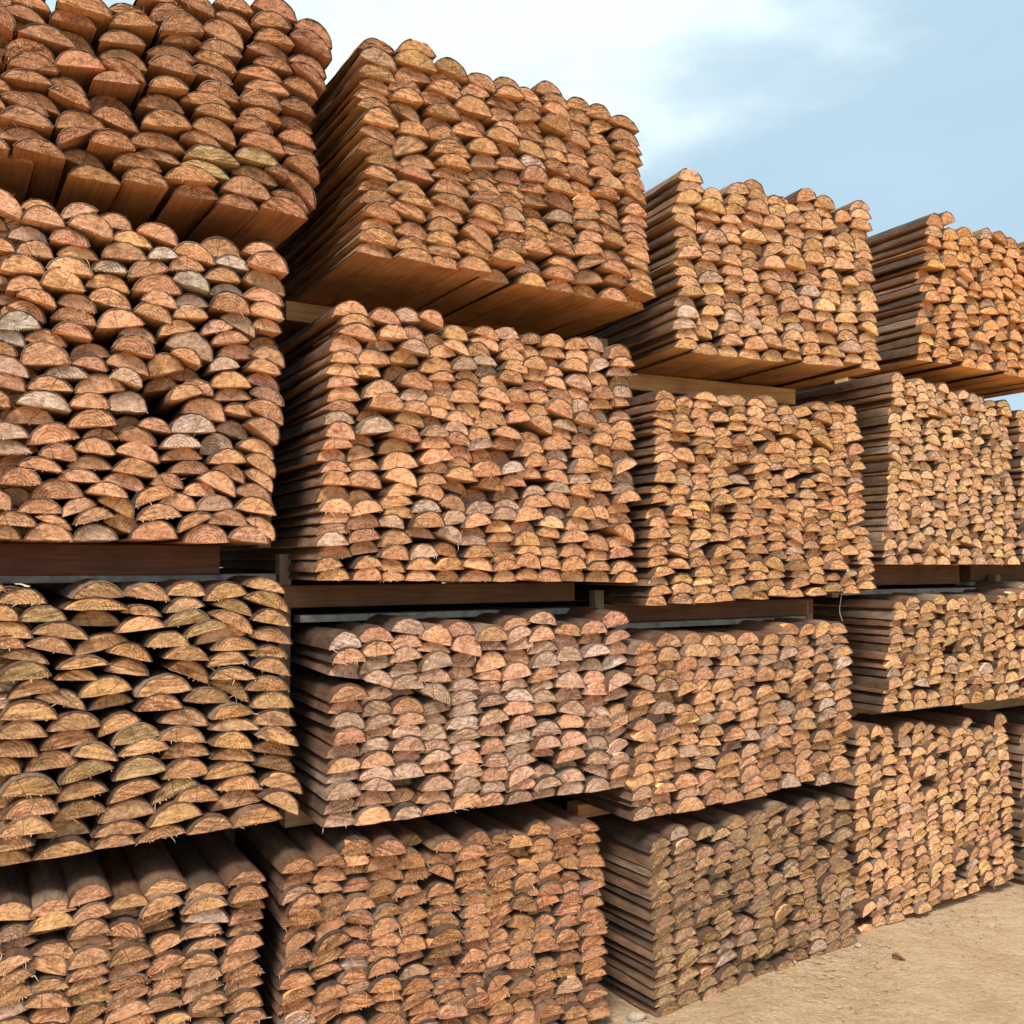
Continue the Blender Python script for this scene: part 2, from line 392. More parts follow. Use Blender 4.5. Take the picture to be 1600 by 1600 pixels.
def tag(o, label=None, cat=None, group=None, kind=None):
    if label:
        o['label'] = label
    if cat:
        o['category'] = cat
    if group:
        o['group'] = group
    if kind:
        o['kind'] = kind
    return o


class MB:
    """Collects faces with per-corner-free point data: pc, seed, tint, barktint, wear, rim."""

    def __init__(s):
        s.v, s.f, s.m, s.sm = [], [], [], []
        s.pc, s.seed, s.tint, s.bt, s.wear, s.rim = [], [], [], [], [], []

    def vert(s, p, pc, d, rim=0.0):
        s.v.append(p)
        s.pc.append(pc)
        s.seed.append(d['seed'])
        s.tint.append(d['tint'])
        s.bt.append(d['bark'])
        s.wear.append(d['wear'])
        s.rim.append(rim)
        return len(s.v) - 1

    def face(s, idx, mat, smooth=False):
        s.f.append(idx)
        s.m.append(mat)
        s.sm.append(smooth)

    def build(s, name, mats, parent=None):
        me = bpy.data.meshes.new(name)
        me.from_pydata(s.v, [], s.f)
        used = sorted(set(s.m))
        rem = {k: i for i, k in enumerate(used)}
        me.polygons.foreach_set('material_index', [rem[k] for k in s.m])
        me.polygons.foreach_set('use_smooth', s.sm)
        for nm, data in (('pc', s.pc), ('seed', s.seed), ('wear', s.wear)):
            a = me.attributes.new(nm, 'FLOAT_VECTOR', 'POINT')
            a.data.foreach_set('vector', np.array(data, dtype=np.float32).ravel())
        for nm, data in (('tint', s.tint), ('barktint', s.bt)):
            a = me.attributes.new(nm, 'FLOAT_COLOR', 'POINT')
            q = np.ones((len(data), 4), dtype=np.float32)
            q[:, :3] = data
            a.data.foreach_set('color', q.ravel())
        a = me.attributes.new('rim', 'FLOAT', 'POINT')
        a.data.foreach_set('value', s.rim)
        me.update()
        return link(name, me, parent, [mats[k] for k in used])


POST_MATS = {0: M_END, 1: M_SAWN, 2: M_BARK, 3: M_FIB}


class Frame:
    """Local frame of a bundle: u along its face, d inwards, v up."""

    def __init__(s, x, y, yaw, z):
        s.o = Vector((x, y, z))
        s.eu = Vector((math.cos(yaw), math.sin(yaw), 0))
        s.ed = Vector((-math.sin(yaw), math.cos(yaw), 0))
        s.yaw = yaw

    def __call__(s, u, d, v):
        return s.o + s.eu * u + s.ed * d + Vector((0, 0, v))


def project(p):
    c, q = math.cos(0.0535), math.sin(0.0535)
    x, y, z = p[0], p[1], p[2] - CAM_Z
    y2, z2 = y * c + z * q, -y * q + z * c
    return 0.5 + 1456.6 / 1600 * x / y2, 0.5 - 1456.6 / 1600 * z2 / y2


LEN = 1.75
NP = 13


def post_geo(P, end, wood, bark, fib, r):
    """One half-round post. P: fr, u, v (middle of the flat side), w, h, tilt, d0, data. The wood, its bark and torn fibres go to three builders."""
    fr, d = P['fr'], P['data']
    w, h, ti = P['w'], P['h'], P['tilt']
    ct, st = math.cos(ti), math.sin(ti)
    yawj, pitj = P['yawj'], P['pitj']
    sa, sh = P['cut']
    L = P['len']
    bu, bv = P['bow']
    pw = P['pow']

    def place(a, dd, hh):
        u = P['u'] + a * ct - hh * st + yawj * dd + bu * math.sin(3.1 * dd / L)
        v = P['v'] + a * st + hh * ct + pitj * dd + bv * math.sin(3.1 * dd / L)
        return fr(u, P['d0'] + dd, v)
    prof = []
    ph = r.random() * 6
    for i in range(NP):
        x = -1 + 2 * i / (NP - 1)
        x = math.copysign(abs(x) ** 0.85, x)
        q = h / (w / 2)
        R_ = (1 + q * q) / (2 * q)                       # arc through both corners and the crown
        arc = (math.sqrt(max(0, R_ * R_ - x * x)) - (R_ - q)) / q
        y = arc * (1 - pw) + math.sqrt(max(0.0, 1 - x * x)) * pw
        y *= 1 + 0.03 * math.sin(3 * x + ph) + r.uniform(-0.018, 0.018)
        if i in (0, NP - 1):
            y = 0.02 + r.uniform(0, 0.04)
        prof.append((x * w / 2, y * h + P['skew'] * x * h * 0.12 * (1 - x * x)))
    base = [(w / 2 * k, r.uniform(-0.0012, 0.0012)) for k in (0.5, 0.0, -0.5)]
    loop = prof + base
    cx, cy = r.uniform(-.1, .1) * w, h * 0.42

    def cutd(a, hh):
        return a * sa + (hh - h * .4) * sh
    rings = []
    n = len(loop)
    for s, rim in ((1.0, 1.0), (0.9, 0.88), (0.55, 0.5)):
        ring = []
        for k, (a, hh) in enumerate(loop):
            a2, h2 = cx + (a - cx) * s, cy + (hh - cy) * s
            jag = (r.uniform(0.0, 0.0012) if s == 1.0 else r.uniform(-0.0010, 0.0010))
            rm = rim if k < NP else 0.4 * rim
            dd = cutd(a2, h2) + jag
            ring.append(end.vert(place(a2, dd, h2), (a2, dd, h2), d, rm))
        rings.append(ring)
    c = end.vert(place(cx, cutd(cx, cy), cy), (cx, 0, cy), d, 0.0)
    for q in range(2):
        A, B = rings[q], rings[q + 1]
        for k in range(n):
            j = (k + 1) % n
            end.face((A[k], A[j], B[j], B[k]), 0, False)
    for k in range(n):
        end.face((rings[2][k], rings[2][(k + 1) % n], c), 0, False)
    # body: own copy of the rim so that the edge of the cut stays crisp
    steps = (0.0, .15, .4, .8, 1.25, L) if P['shown'] else (0.0, L)
    secs = []
    for q, dd in enumerate(steps):
        s = 1 + (P['taper'] - 1) * dd / L
        if q == 0:
            secs.append([wood.vert(end.v[rings[0][k]], (a, 0, hh), d) for k, (a, hh) in enumerate(loop)])
        else:
            secs.append([wood.vert(place(a * s, dd, hh * s), (a, dd, hh), d) for (a, hh) in loop])
    for A, B in zip(secs, secs[1:]):
        for k in range(n):
            j = (k + 1) % n
            wood.face((A[j], A[k], B[k], B[j]), 1, k < NP - 1)
    wood.face(tuple(reversed(secs[-1])), 1)
    # bark: a thin shell over the round side, broken off unevenly short of the cut
    if bark is not None:
        t0 = P['barkt']
        i0, i1 = 0, NP
        rows = []
        torn = r.uniform(.008, .05) if r.random() < P['barkback'] else 0.0
        ta, tb = sorted((r.uniform(0, NP), r.uniform(0, NP)))
        for k in range(i0, i1):
            a, hh = prof[k]
            x = 2 * a / w
            na, nh = x * 0.9, math.sqrt(max(0.0, 1 - (x * 0.9) ** 2))
            e = r.uniform(-0.0022, 0.0012) + (torn * r.uniform(.8, 1.1) if ta < k < tb else 0) + cutd(a, hh)
            ro = []
            for dd, tt in ([(e, 0.0006), (e + 0.001, t0)] + [(x + .02 * r.random(), t0) for x in ((.04, .09, .15, .23, .33, .46, .62, .8, 1.05, 1.35) if P['shown'] else (.5,))] + [(L - .004, t0)]):
                wob = r.uniform(-.0018, .0024) if 0.02 < dd < L - .1 else 0
                s = 1 + (P['taper'] - 1) * dd / L
                ro.append(bark.vert(place(a * s + na * (tt + wob), dd, hh * s + nh * (tt + wob)), (a, dd, hh), d))
            rows.append(ro)
        for q in range(len(rows) - 1):
            A, B = rows[q], rows[q + 1]
            for k in range(len(A) - 1):
                bark.face((A[k], A[k + 1], B[k + 1], B[k]), 2, k > 0)
    # torn fibres along the lower edge of the cut and the rim
    if fib is not None:
        for q in range(P['nfib']):
            if r.random() < .6:
                a = r.uniform(-.5, .5) * w
                hh = r.uniform(-.001, .002)
                dirv = (r.uniform(-1, 1), -r.uniform(.2, 1.0), -r.uniform(.0, 1.0))
            else:
                k = r.randrange(NP)
                a, hh = prof[k]
                dirv = (r.uniform(-.6, .6) + .8 * a / w, -r.uniform(.3, 1.2), r.uniform(-.3, .8))
            ln = r.uniform(0.003, 0.008) if r.random() < .93 else r.uniform(.012, .028)
            wd = r.uniform(0.0004, 0.0009)
            q0 = (a, cutd(a, hh) + .001, hh)
            nn = math.sqrt(sum(x * x for x in dirv))
            t = tuple(x / nn * ln for x in dirv)
            pts = [(q0[0] - wd, q0[1], q0[2]), (q0[0] + wd, q0[1], q0[2]), (q0[0], q0[1] + wd, q0[2] + wd)]
            mid = [(p[0] + t[0] * .6, p[1] + t[1] * .6, p[2] + t[2] * .5) for p in pts]
            tip = (q0[0] + t[0], q0[1] + t[1], q0[2] + t[2] * 1.1)
            A = [fib.vert(place(*p), p, d) for p in pts]
            B = [fib.vert(place(*p), p, d) for p in mid]
            T = fib.vert(place(*tip), tip, d)
            for k in range(3):
                j = (k + 1) % 3
                fib.face((A[k], A[j], B[j], B[k]), 3)
                fib.face((B[k], B[j], T), 3)


# ------------------------------------------------------------------ the yard floor
GZ = 0.045


def gheight(x, y):
    return GZ + 0.010 * math.sin(x * 1.7 + y * 0.9) * math.sin(y * 1.3 - x * .4) + 0.006 * math.sin(x * 5.1 - y * 3.3 + 1)


def ground_point(px, py):
    """Where the sight line through this spot of the photograph meets the yard."""
    c, q = math.cos(0.0535), math.sin(0.0535)
    a, v = (px - 800) / 1456.6, -(py - 800) / 1456.6
    d = Vector((a, c - v * q, q + v * c))
    k = (GZ - CAM_Z) / d.z
    return Vector((d.x * k, d.y * k, 0))


xs = [-900, -300, -100, -40, -15, -8, -4] + [-2 + 0.06 * i for i in range(150)] + [8, 12, 20, 40, 100, 300, 900]
ys = [-900, -300, -100, -40, -15, -6, -2, 0, 1] + [1.6 + 0.06 * i for i in range(110)] + [9, 11, 15, 25, 60, 150, 400, 1200]
gr = random.Random(3)
gv, gf = [], []
for y in ys:
    for x in xs:
        near = -3 < x < 9 and 1 < y < 10
        gv.append((x, y, gheight(x, y) + (gr.uniform(-.005, .005) + .006 * math.sin(9 * x * math.cos(.53) + 9 * y * math.sin(.53) * -.2 + 2 * math.sin(3 * y)) if near else -0.0)))
nx = len(xs)
for j in range(len(ys) - 1):
    for i in range(nx - 1):
        gf.append((j * nx + i, j * nx + i + 1, (j + 1) * nx + i + 1, (j + 1) * nx + i))
me = bpy.data.meshes.new('sandy_ground')
me.from_pydata(gv, [], gf)
me.polygons.foreach_set('use_smooth', [True] * len(gf))
tag(link('sandy_ground', me, None, [ground_material()]), 'pale compacted sand of the timber yard', None, None, 'structure')

# ------------------------------------------------------------------ bundles: look of the wood, size of the posts
# wood colour, spread, mould, share of greyed ends, saw marks, mean width, mean height
LOOK = {
    'A1': ((0.385, 0.192, 0.092), .12, .14, .04, .45, .118, .043), 'A2': ((.52, .285, .150), .13, .08, .16, .25, .104, .042),
    'A3': ((0.480, 0.280, 0.134), .12, .32, .04, .60, .122, .041), 'A4': ((.46, .255, .130), .13, .22, .05, .50, .104, .040),
    'B1': ((0.470, 0.246, 0.116), .12, .42, .03, .60, 0.120, 0.045), 'B2': ((.54, .290, .145), .13, .10, .20, .25, 0.098, 0.042),
    'B3': ((0.530, 0.295, 0.170), .13, .18, .52, .35, 0.110, 0.046), 'B4': ((0.420, 0.215, 0.105), .13, .24, .05, .45, 0.101, 0.041),
    'C1': ((.54, .310, .152), .12, .20, .08, .35, 0.104, 0.046), 'C2': ((.54, .305, .142), .12, .20, .05, .40, 0.102, 0.038),
    'C3': ((.50, .285, .143), .13, .26, .16, .40, 0.108, 0.045), 'C4': ((0.360, 0.225, 0.118), .13, .48, .05, .40, 0.108, 0.041),
    'D1': ((0.580, 0.295, 0.118), .12, .14, .04, .30, 0.106, 0.046), 'D2': ((0.600, 0.370, 0.188), .11, .10, .05, .30, 0.098, 0.039),
    'D3': ((.53, .320, .150), .12, .24, .04, .35, 0.098, 0.042), 'D4': ((0.610, 0.360, 0.178), .11, .10, .03, .35, 0.098, 0.044),
    'E2': ((.56, .340, .165), .12, .12, .05, .30, .095, .041), 'E3': ((.50, .295, .140), .12, .20, .05, .30, .095, .042),
    'E4': ((.50, .295, .140), .12, .20, .05, .30, .095, .042),
}
STACK = {'A': 'nearest', 'B': 'second', 'C': 'third', 'D': 'fourth', 'E': 'farthest'}
TIER = {'1': 'top', '2': 'upper-middle', '3': 'lower-middle', '4': 'ground'}
for k, q in (('C2', .03), ('B2', .018), ('B1', -.012)):
    c_ = FACE[k][1]
    FACE[k] = (FACE[k][0], [c_[0], c_[1], (c_[2][0], c_[2][1] - q), (c_[3][0], c_[3][1] - q)])
for k, q in (('B3', .016), ('C3', .02)):
    c_ = FACE[k][1]
    FACE[k] = (FACE[k][0], [c_[0], (c_[1][0] - q, c_[1][1]), c_[2], (c_[3][0] - q, c_[3][1])])
FACE['D2'] = (FACE['D2'][0], [FACE['D2'][1][0], (.99, 0.0), FACE['D2'][1][2], (.95, .80)])
d4 = Frame(*FACE['D4'][0])
for k, z, h in (('E2', 1.60, .76), ('E3', .92, .56), ('E4', .05, .76)):
    p = d4(1.24, 0.0 if k != 'E2' else -.03, 0)
    FACE[k] = ((p.x, p.y, FACE['D4'][0][2], z), [(0, 0), (1.1, 0), (0, h), (1.1, h)])


LEAN = {'A4': .08, 'B3': .06, 'B4': .05, 'C3': .08, 'C4': .10, 'D4': .14, 'D3': .08, 'D2': .05}


def pack(u0, u1, H, wm, hm, seed, lean=0.0, top=0.5, drift=.016):
    """Lay posts in leaning columns, flat side down, each coming to rest on the crown below it and lapping over its neighbours."""
    r = random.Random(seed)
    W_ = u1 - u0
    res = 0.002
    n = max(4, int(W_ / res))
    h = np.zeros(n)
    X = np.arange(n) * res
    out = []
    k = max(1, int(round(W_ / (wm * .93))))
    ed = [0.0] + [(q + r.gauss(0, .05)) * W_ / k for q in range(1, k)] + [W_]
    ed0 = list(ed)
    cols = [dict(c=(ed[q] + ed[q + 1]) / 2, w=ed[q + 1] - ed[q], top=0.0, lean=r.gauss(lean, .05), end=H + r.uniform(-top, top) * hm, q=q) for q in range(k)]
    if seed == 'B1':
        cols[0]['end'] += .5 * hm
        cols[1]['end'] += 1.1 * hm
        cols[2]['end'] -= .5 * hm
    while True:
        live = [c for c in cols if c['top'] < c['end'] - hm * .5]
        if not live:
            break
        c = min(live, key=lambda c: c['top'] + r.uniform(0, hm * .7))
        q = c['q']
        for j in (q, q + 1):
            if 0 < j < k:
                ed[j] += r.gauss(0, drift) - .17 * (ed[j] - ed0[j])
                ed[j] = min(max(ed[j], ed[j - 1] + .78 * wm), ed[j + 1] - .78 * wm) if ed[j + 1] - ed[j - 1] > 1.56 * wm else (ed[j - 1] + ed[j + 1]) / 2
        le = ed[q] - r.uniform(-.002, .009) + (r.gauss(0, .003) if q == 0 else 0)
        ri = ed[q + 1] + r.uniform(-.002, .009)
        w, mid = .35 * (ri - le) + .65 * wm * r.uniform(.94, 1.14), (le + ri) / 2
        hh = hm * max(.74, min(1.25, r.gauss(.955, .11))) * (0.6 + 0.4 * w / wm)
        i0, i1 = max(0, int((mid - w * .40) / res)), min(n, int((mid + w * .40) / res))
        seg, sx = h[i0:i1], X[i0:i1]
        hf = len(seg) // 2
        l, g = int(np.argmax(seg[:hf])), hf + int(np.argmax(seg[hf:]))
        m = .45 * (seg[g] - seg[l]) / max(.35 * w, sx[g] - sx[l]) + c['lean'] + r.gauss(0, .10)
        if r.random() < .10:
            m += r.gauss(0, .25)
        m = max(-.5, min(.5, m))
        if c['top'] == 0:
            m *= .12
        b = float(np.max(seg - m * (sx - mid))) - r.uniform(.002, .006)
        b = max(b, .45 * abs(m) * w if c['top'] == 0 else 0.0)
        out.append([u0 + mid, b, w, hh, math.atan(m)])
        j0, j1 = max(0, int((mid - w * .5) / res)), min(n, int((mid + w * .5) / res))
        sx = X[j0:j1]
        t = np.clip(1 - np.abs((sx - mid) / (w / 2)) ** 2.0, 0, 1) ** .9
        h[j0:j1] = np.maximum(h[j0:j1], b + m * (sx - mid) + hh * t)
        c['top'] = b + hh
    f = H / (sum(c['top'] for c in cols) / k)
    for p in out:
        p[1] *= f
        p[3] *= min(1.06, max(.94, f))
    return out


PINK = {('A2', i) for i in (10, 38, 49 + 18, 49 + 21, 49 + 36, 49 + 39, 49 + 48, 49 + 50, 49 + 54, 49 + 55, 49 + 57, 49 + 85)}
WHITE = {('A2', i) for i in (14, 16, 23, 49 + 17)}
GREY = {('A2', i) for i in (30, 32, 47, 49)}
GREEN = {('A3', i) for i in (12, 37, 72, 73, 82, 15, 21, 60)} | {('A1', i) for i in (76, 74, 75)}

posts = []
for key, (fr_, cr) in FACE.items():
    F = Frame(*fr_)
    base, spread, mould, greyed, sawm, wm, hm = LOOK[key]
    r = random.Random(sum(map(ord, key)) * 31 + 5)
    (BL, BR, TL, TR) = cr
    Wb = (BR[0] + TR[0]) / 2
    Hb = (TL[1] + TR[1]) / 2
    items = []
    if key in TRACED:
        umin = 9
        for i, s in enumerate(TRACED[key].split()):
            ul, vl, ur, vr, h = (float(x) / 1000 for x in s.split(','))
            w = math.hypot(ur - ul, vr - vl)
            umin = min(umin, ul)
            items.append(((ul + ur) / 2, (vl + vr) / 2, w, h, math.atan2(vr - vl, ur - ul), i))
        for p in pack(0.0, umin + 0.16, Hb, wm, hm, key + 'side'):
            items.append((*p, -1))
    else:
        for p in pack(0.0, Wb, Hb, wm, hm, key, LEAN.get(key, .02), .7 if key[1] == '1' else .35, .007 if key in ('B3', 'D4', 'C4', 'D3') else .024):
            u, v, w, h, ti = p
            if key[1] != '1' and v + h > Hb + .020:
                continue
            k = min(1.0, max(0.0, v / Hb))
            s = u / Wb
            du = (BL[0] * (1 - k) + TL[0] * k) * (1 - s) + ((BR[0] - Wb) * (1 - k) + (TR[0] - Wb) * k) * s
            dv = (BL[1] * (1 - s) + BR[1] * s) * (1 - k) * .6 + ((TL[1] - Hb) * (1 - s) + (TR[1] - Hb) * s) * k
            items.append((u + du, v + dv, w, h, ti, -1))
    for (u, v, w, h, ti, i) in items:
        g = r.gauss(1, spread)
        g = max(.62, min(1.45, g))
        col = [base[0] * 1.10 * g, base[1] * 1.02 * g * r.gauss(1, .03), base[2] * 1.03 * g * r.gauss(1, .07)]
        col = [min(.74, col[0]), min(.48, col[1]), min(.30, col[2])]
        mo = mould * r.choice((0, .2, .5, .8, 1.6))
        if i >= 0 and (key, i) in WHITE:
            col, mo = [.58, .43, .33], .2
        elif i >= 0 and (key, i) in GREY:
            col, mo = [.42, .33, .26], .3
        elif i >= 0 and (key, i) in GREEN:
            col, mo = [.44, .285, .130], .35
        elif (i >= 0 and (key, i) in PINK) or (i < 0 and r.random() < greyed) or (i >= 0 and r.random() < greyed * .25):
            k = r.uniform(.45, .95)
            pk = r.choice(((.50, .325, .235), (.46, .305, .225), (.58, .42, .33), (.42, .29, .21)))
            col = [a * (1 - k) + b * k for a, b in zip(col, pk)]
        bt = r.choice(((.076, .038, .022), (.096, .046, .025), (.062, .035, .021), (.115, .064, .036), (.054, .033, .023), (.15, .078, .046), (.16, .105, .070)))
        d0 = r.gauss(0, .011 if i >= 0 or key[0] == 'B' else .008)
        if r.random() < .04:
            d0 += r.uniform(.02, .07)
        if key in TRACED and i < 0:
            d0 += .055
        posts.append(dict(
            key=key, fr=F, u=u, v=v, w=w, h=h, tilt=ti, d0=d0, yawj=r.gauss(0, .008), pitj=r.gauss(0, .004), bow=(r.gauss(0, .004), r.gauss(0, .003)),
            shown=u < .14 or v > Hb - 2.2 * hm or v < .02 or key[0] == 'A',
            cut=(r.gauss(0, .045), r.gauss(-.01, .06)), len=LEN + r.uniform(-.03, .03), pow=r.uniform(0, .14), skew=r.uniform(-1, 1),
            taper=r.uniform(.94, 1.03), barkt=r.uniform(.0022, .0048), barkback=.12,
            nfib=r.choice((0, 0, 0, 2, 4, 8, 14)) if key[0] in 'AB' else r.choice((0, 0, 0, 2, 4)),
            data=dict(seed=(r.uniform(0, 40), r.uniform(0, 40), r.uniform(0, 40)), tint=col, bark=bt,
                      wear=(r.choice((.1, .2, .4, .6, 1.2)), min(1.0, sawm * r.choice((.4, 1.0, 1.5, 2.2))), mo))))

# which posts show largest in the picture
for P in posts:
    F = P['fr']
    ins, tot = 0, 0
    for a in (-.45, -.25, 0, .25, .45):
        for b in (.1, .5, .9):
            x, y = project(F(P['u'] + a * P['w'], P['d0'], P['v'] + b * P['h']))
            tot += 1
            ins += 0 <= x <= 1 and 0 <= y <= 1
    x0, y0 = project(F(P['u'] - P['w'] / 2, 0, P['v']))
    x1, y1 = project(F(P['u'] + P['w'] / 2, 0, P['v']))
    x2, y2 = project(F(P['u'], 0, P['v'] + P['h']))
    P['area'] = abs(x1 - x0) * abs((y0 + y1) / 2 - y2) * ins / tot
    P['inside'] = ins
big = set(id(P) for P in sorted(posts, key=lambda p: -p['area'])[:300])

# place of each post within its bundle: rows from the top, counted from the far end of the row
ORD = ['', 'first', 'second', 'third', 'fourth', 'fifth', 'sixth', 'seventh', 'eighth', 'ninth', 'tenth', 'eleventh', 'twelfth', 'thirteenth', 'fourteenth',
       'fifteenth', 'sixteenth', 'seventeenth', 'eighteenth', 'nineteenth', 'twentieth', 'twenty-first', 'twenty-second', 'twenty-third', 'twenty-fourth', 'twenty-fifth']
for key in FACE:
    L = [P for P in posts if P['key'] == key]
    top = max(P['v'] for P in L) + .012
    pitch = LOOK[key][6] * .98
    rows = {}
    for P in L:
        rows.setdefault(int((top - P['v']) / pitch) + 1, []).append(P)
    for n, k in enumerate(sorted(rows), 1):
        for j, P in enumerate(sorted(rows[k], key=lambda p: -p['u']), 1):
            P['row'], P['col'] = n, j

rest = MB()
gmean = {k: (LOOK[k][5], LOOK[k][6]) for k in LOOK}
for idx, P in enumerate(posts):
    r = random.Random(idx * 7 + 1)
    if id(P) not in big:
        near = P['inside'] > 0
        post_geo(P, rest, rest, rest, rest if near else None, r)
        continue
    end, wood, bark = MB(), MB(), MB()
    post_geo(P, end, wood, bark, end, r)
    o0 = P['fr'](P['u'], P['d0'], P['v'])
    for m in (end, wood, bark):
        m.v = [p - o0 for p in m.v]
    t = bpy.data.objects.new('half_round_post', None)
    COL.objects.link(t)
    t.location = o0
    t.empty_display_size = .05
    end.build('sawn_end', POST_MATS, t)
    wood.build('split_timber', POST_MATS, t)
    bark.build('bark', POST_MATS, t)
    wm, hm = gmean[P['key']]
    adj = []
    if P['w'] > wm * 1.1:
        adj.append('broad')
    elif P['w'] < wm * .9:
        adj.append('narrow')
    if P['h'] > hm * 1.15:
        adj.append('thick')
    elif P['h'] < hm * .85:
        adj.append('thin')
    elif abs(P['tilt']) > .22:
        adj.append('tilted')
    adj = ' '.join(adj) or 'brown'
    tag(t, f"{adj} half-round post, {ORD[P['row']]} row down, {ORD[P['col']]} from right end, {STACK[P['key'][0]]} stack's {TIER[P['key'][1]]} bundle",
        'fence post', 'half-round posts stacked in bundles')
o = rest.build('half_round_posts', POST_MATS)
tag(o, 'split half-round posts stacked in tight bundles, sawn ends outward', None, None, 'stuff')
print('posts', len(posts), {k: sum(P['key'] == k for P in posts) for k in FACE}, {k: sum(P['key'] == k and id(P) in big for P in posts) for k in FACE})

# ------------------------------------------------------------------ bearers and stacking frames between the bundles
def timber(mb, F, u0, u1, d0, d1, v0, v1, data, mat, bev=.003, r=rng):
    """A squared timber with eased edges running along u, d or v."""
    cs = []
    dims = (u1 - u0, d1 - d0, v1 - v0)
    ax = max(range(3), key=lambda i: dims[i])
    lo, hi = (u0, d0, v0), (u1, d1, v1)
    o1, o2 = [i for i in range(3) if i != ax]
    sec = []
    for (a, b, sa_, sb_) in ((lo[o1], lo[o2], 1, 1), (hi[o1], lo[o2], -1, 1), (hi[o1], hi[o2], -1, -1), (lo[o1], hi[o2], 1, -1)):
        p, q = (a + sa_ * bev, b), (a, b + sb_ * bev)
        sec += [p, q] if (a == lo[o1]) == (b == hi[o2]) else [q, p]
    # order the octagon round its centre
    ca, cb = (lo[o1] + hi[o1]) / 2, (lo[o2] + hi[o2]) / 2
    sec.sort(key=lambda p: math.atan2(p[1] - cb, p[0] - ca))
    st = []
    nseg = 6
    for k in range(nseg + 1):
        t = lo[ax] + dims[ax] * k / nseg
        ring = []
        wob = r.uniform(-.0015, .0015)
        for (a, b) in sec:
            p = [0, 0, 0]
            p[ax], p[o1], p[o2] = t, a + wob * .5, b + wob * .3
            pc = [p[o1], t, p[o2]]
            ring.append(mb.vert(F(*p), tuple(pc), data))
        st.append(ring)
    for k in range(nseg):
        for j in range(8):
            j2 = (j + 1) % 8
            mb.face((st[k][j], st[k][j2], st[k + 1][j2], st[k + 1][j]), mat)
    mb.face(tuple(reversed(st[0])), mat)
    mb.face(tuple(st[-1]), mat)


def wood_data(col, r):
    return dict(seed=(r.uniform(0, 40), r.uniform(0, 40), r.uniform(0, 40)), tint=col, bark=col, wear=(0, 0, 0))


M_GREYWOOD = plain('weathered_rail', (.27, .245, .20), .85, .15, .4, 22)
FR_MATS = {0: M_END, 1: M_SAWN, 2: M_BARK, 3: M_GREYWOOD}
tops = {}
for key in FACE:
    L = [P for P in posts if P['key'] == key]
    F = L[0]['fr']
    tops[key] = FACE[key][0][3] + np.percentile([P['v'] + P['h'] * math.cos(P['tilt']) for P in L], 97)
BEAR = {'1': (.50, .30, .14), '2': (.115, .058, .032), '3': (.34, .20, .10)}
br = random.Random(21)
for key in FACE:
    s, t = key
    below = s + str(int(t) + 1)
    if t == '4':
        continue
    F = L = None
    F = Frame(*FACE[key][0])
    cr = FACE[key][1]
    w = max(cr[1][0], cr[3][0])
    z0 = FACE[key][0][3]
    gap = z0 - tops[below]
    lowv = min(P['v'] for P in posts if P['key'] == key)
    hgt = min(.070, max(.05, gap - .030)) if s in 'BC' else min(.095, max(.06, gap - .026))
    for d, nm in (({'1': .40 if s in 'CD' else .60, '2': .24, '3': .27 if s != 'A' else .5}[t], 'front'), (1.40, 'back')):
        mb = MB()
        timber(mb, F, -.05, w - .10, d, d + .07, lowv - .002 - hgt, lowv - .002, wood_data(tuple(c * br.uniform(.9, 1.1) for c in BEAR[t]), br), 1)
        o0 = F(w / 2, d, lowv - hgt)
        mb.v = [p - o0 for p in mb.v]
        o = mb.build('timber_bearer', FR_MATS)
        o.location = o0
        tone = {'1': 'fresh pale', '2': 'dark brown', '3': 'light brown'}[t]
        tag(o, f"{tone} timber bearer under {nm} end of {STACK[s]} stack's {TIER[t]} bundle", 'timber', 'bearers between the bundles')
for key in FACE:
    s, t = key
    if t == '1':
        continue
    F = Frame(*FACE[key][0])
    cr = FACE[key][1]
    w = max(cr[1][0], cr[3][0])
    z0 = FACE[key][0][3]
    tv = tops[key] - z0
    o0 = F(w / 2, .2, 0)
    root = bpy.data.objects.new('stacking_frame', None)
    COL.objects.link(root)
    root.location = o0
    root.empty_display_size = .1
    tag(root, f"weathered stacking frame holding {STACK[s]} stack's {TIER[t]} bundle" + (', grey rail across its top' if t == '3' else ''), 'rack', 'stacking frames around the bundles')
    up = {'4': .0}.get(t, -.01)
    for (u, d) in ((w + .018, .24 if t != '4' else .6), (w + .018, 1.45), (-.058, 1.45)):
        mb = MB()
        timber(mb, F, u, u + .04, d, d + .045, up if t != '4' else GZ - z0 - .01, tv + .085, wood_data((.17, .12, .08), br), 1, .003, br)
        mb.v = [p - o0 for p in mb.v]
        mb.build('upright', FR_MATS, root)
    for d in (.235, 1.435) if t == '3' else ():
        mb = MB()
        timber(mb, F, -.02, w + .006, d, d + .075, tv + .001, tv + .023, wood_data((.3, .27, .23), br), 3, .002, br)
        mb.v = [p - o0 for p in mb.v]
        mb.build('rail', FR_MATS, root)

# ------------------------------------------------------------------ small things on the yard
M_STONE = plain('stone', (.30, .235, .17), .9, .2, .3, 40)
M_LEAF = plain('dry_leaf', (.17, .055, .03), .8, .2, .35, 60)
M_CHIP = plain('chip', (.33, .21, .12), .9, .1, .4, 60)


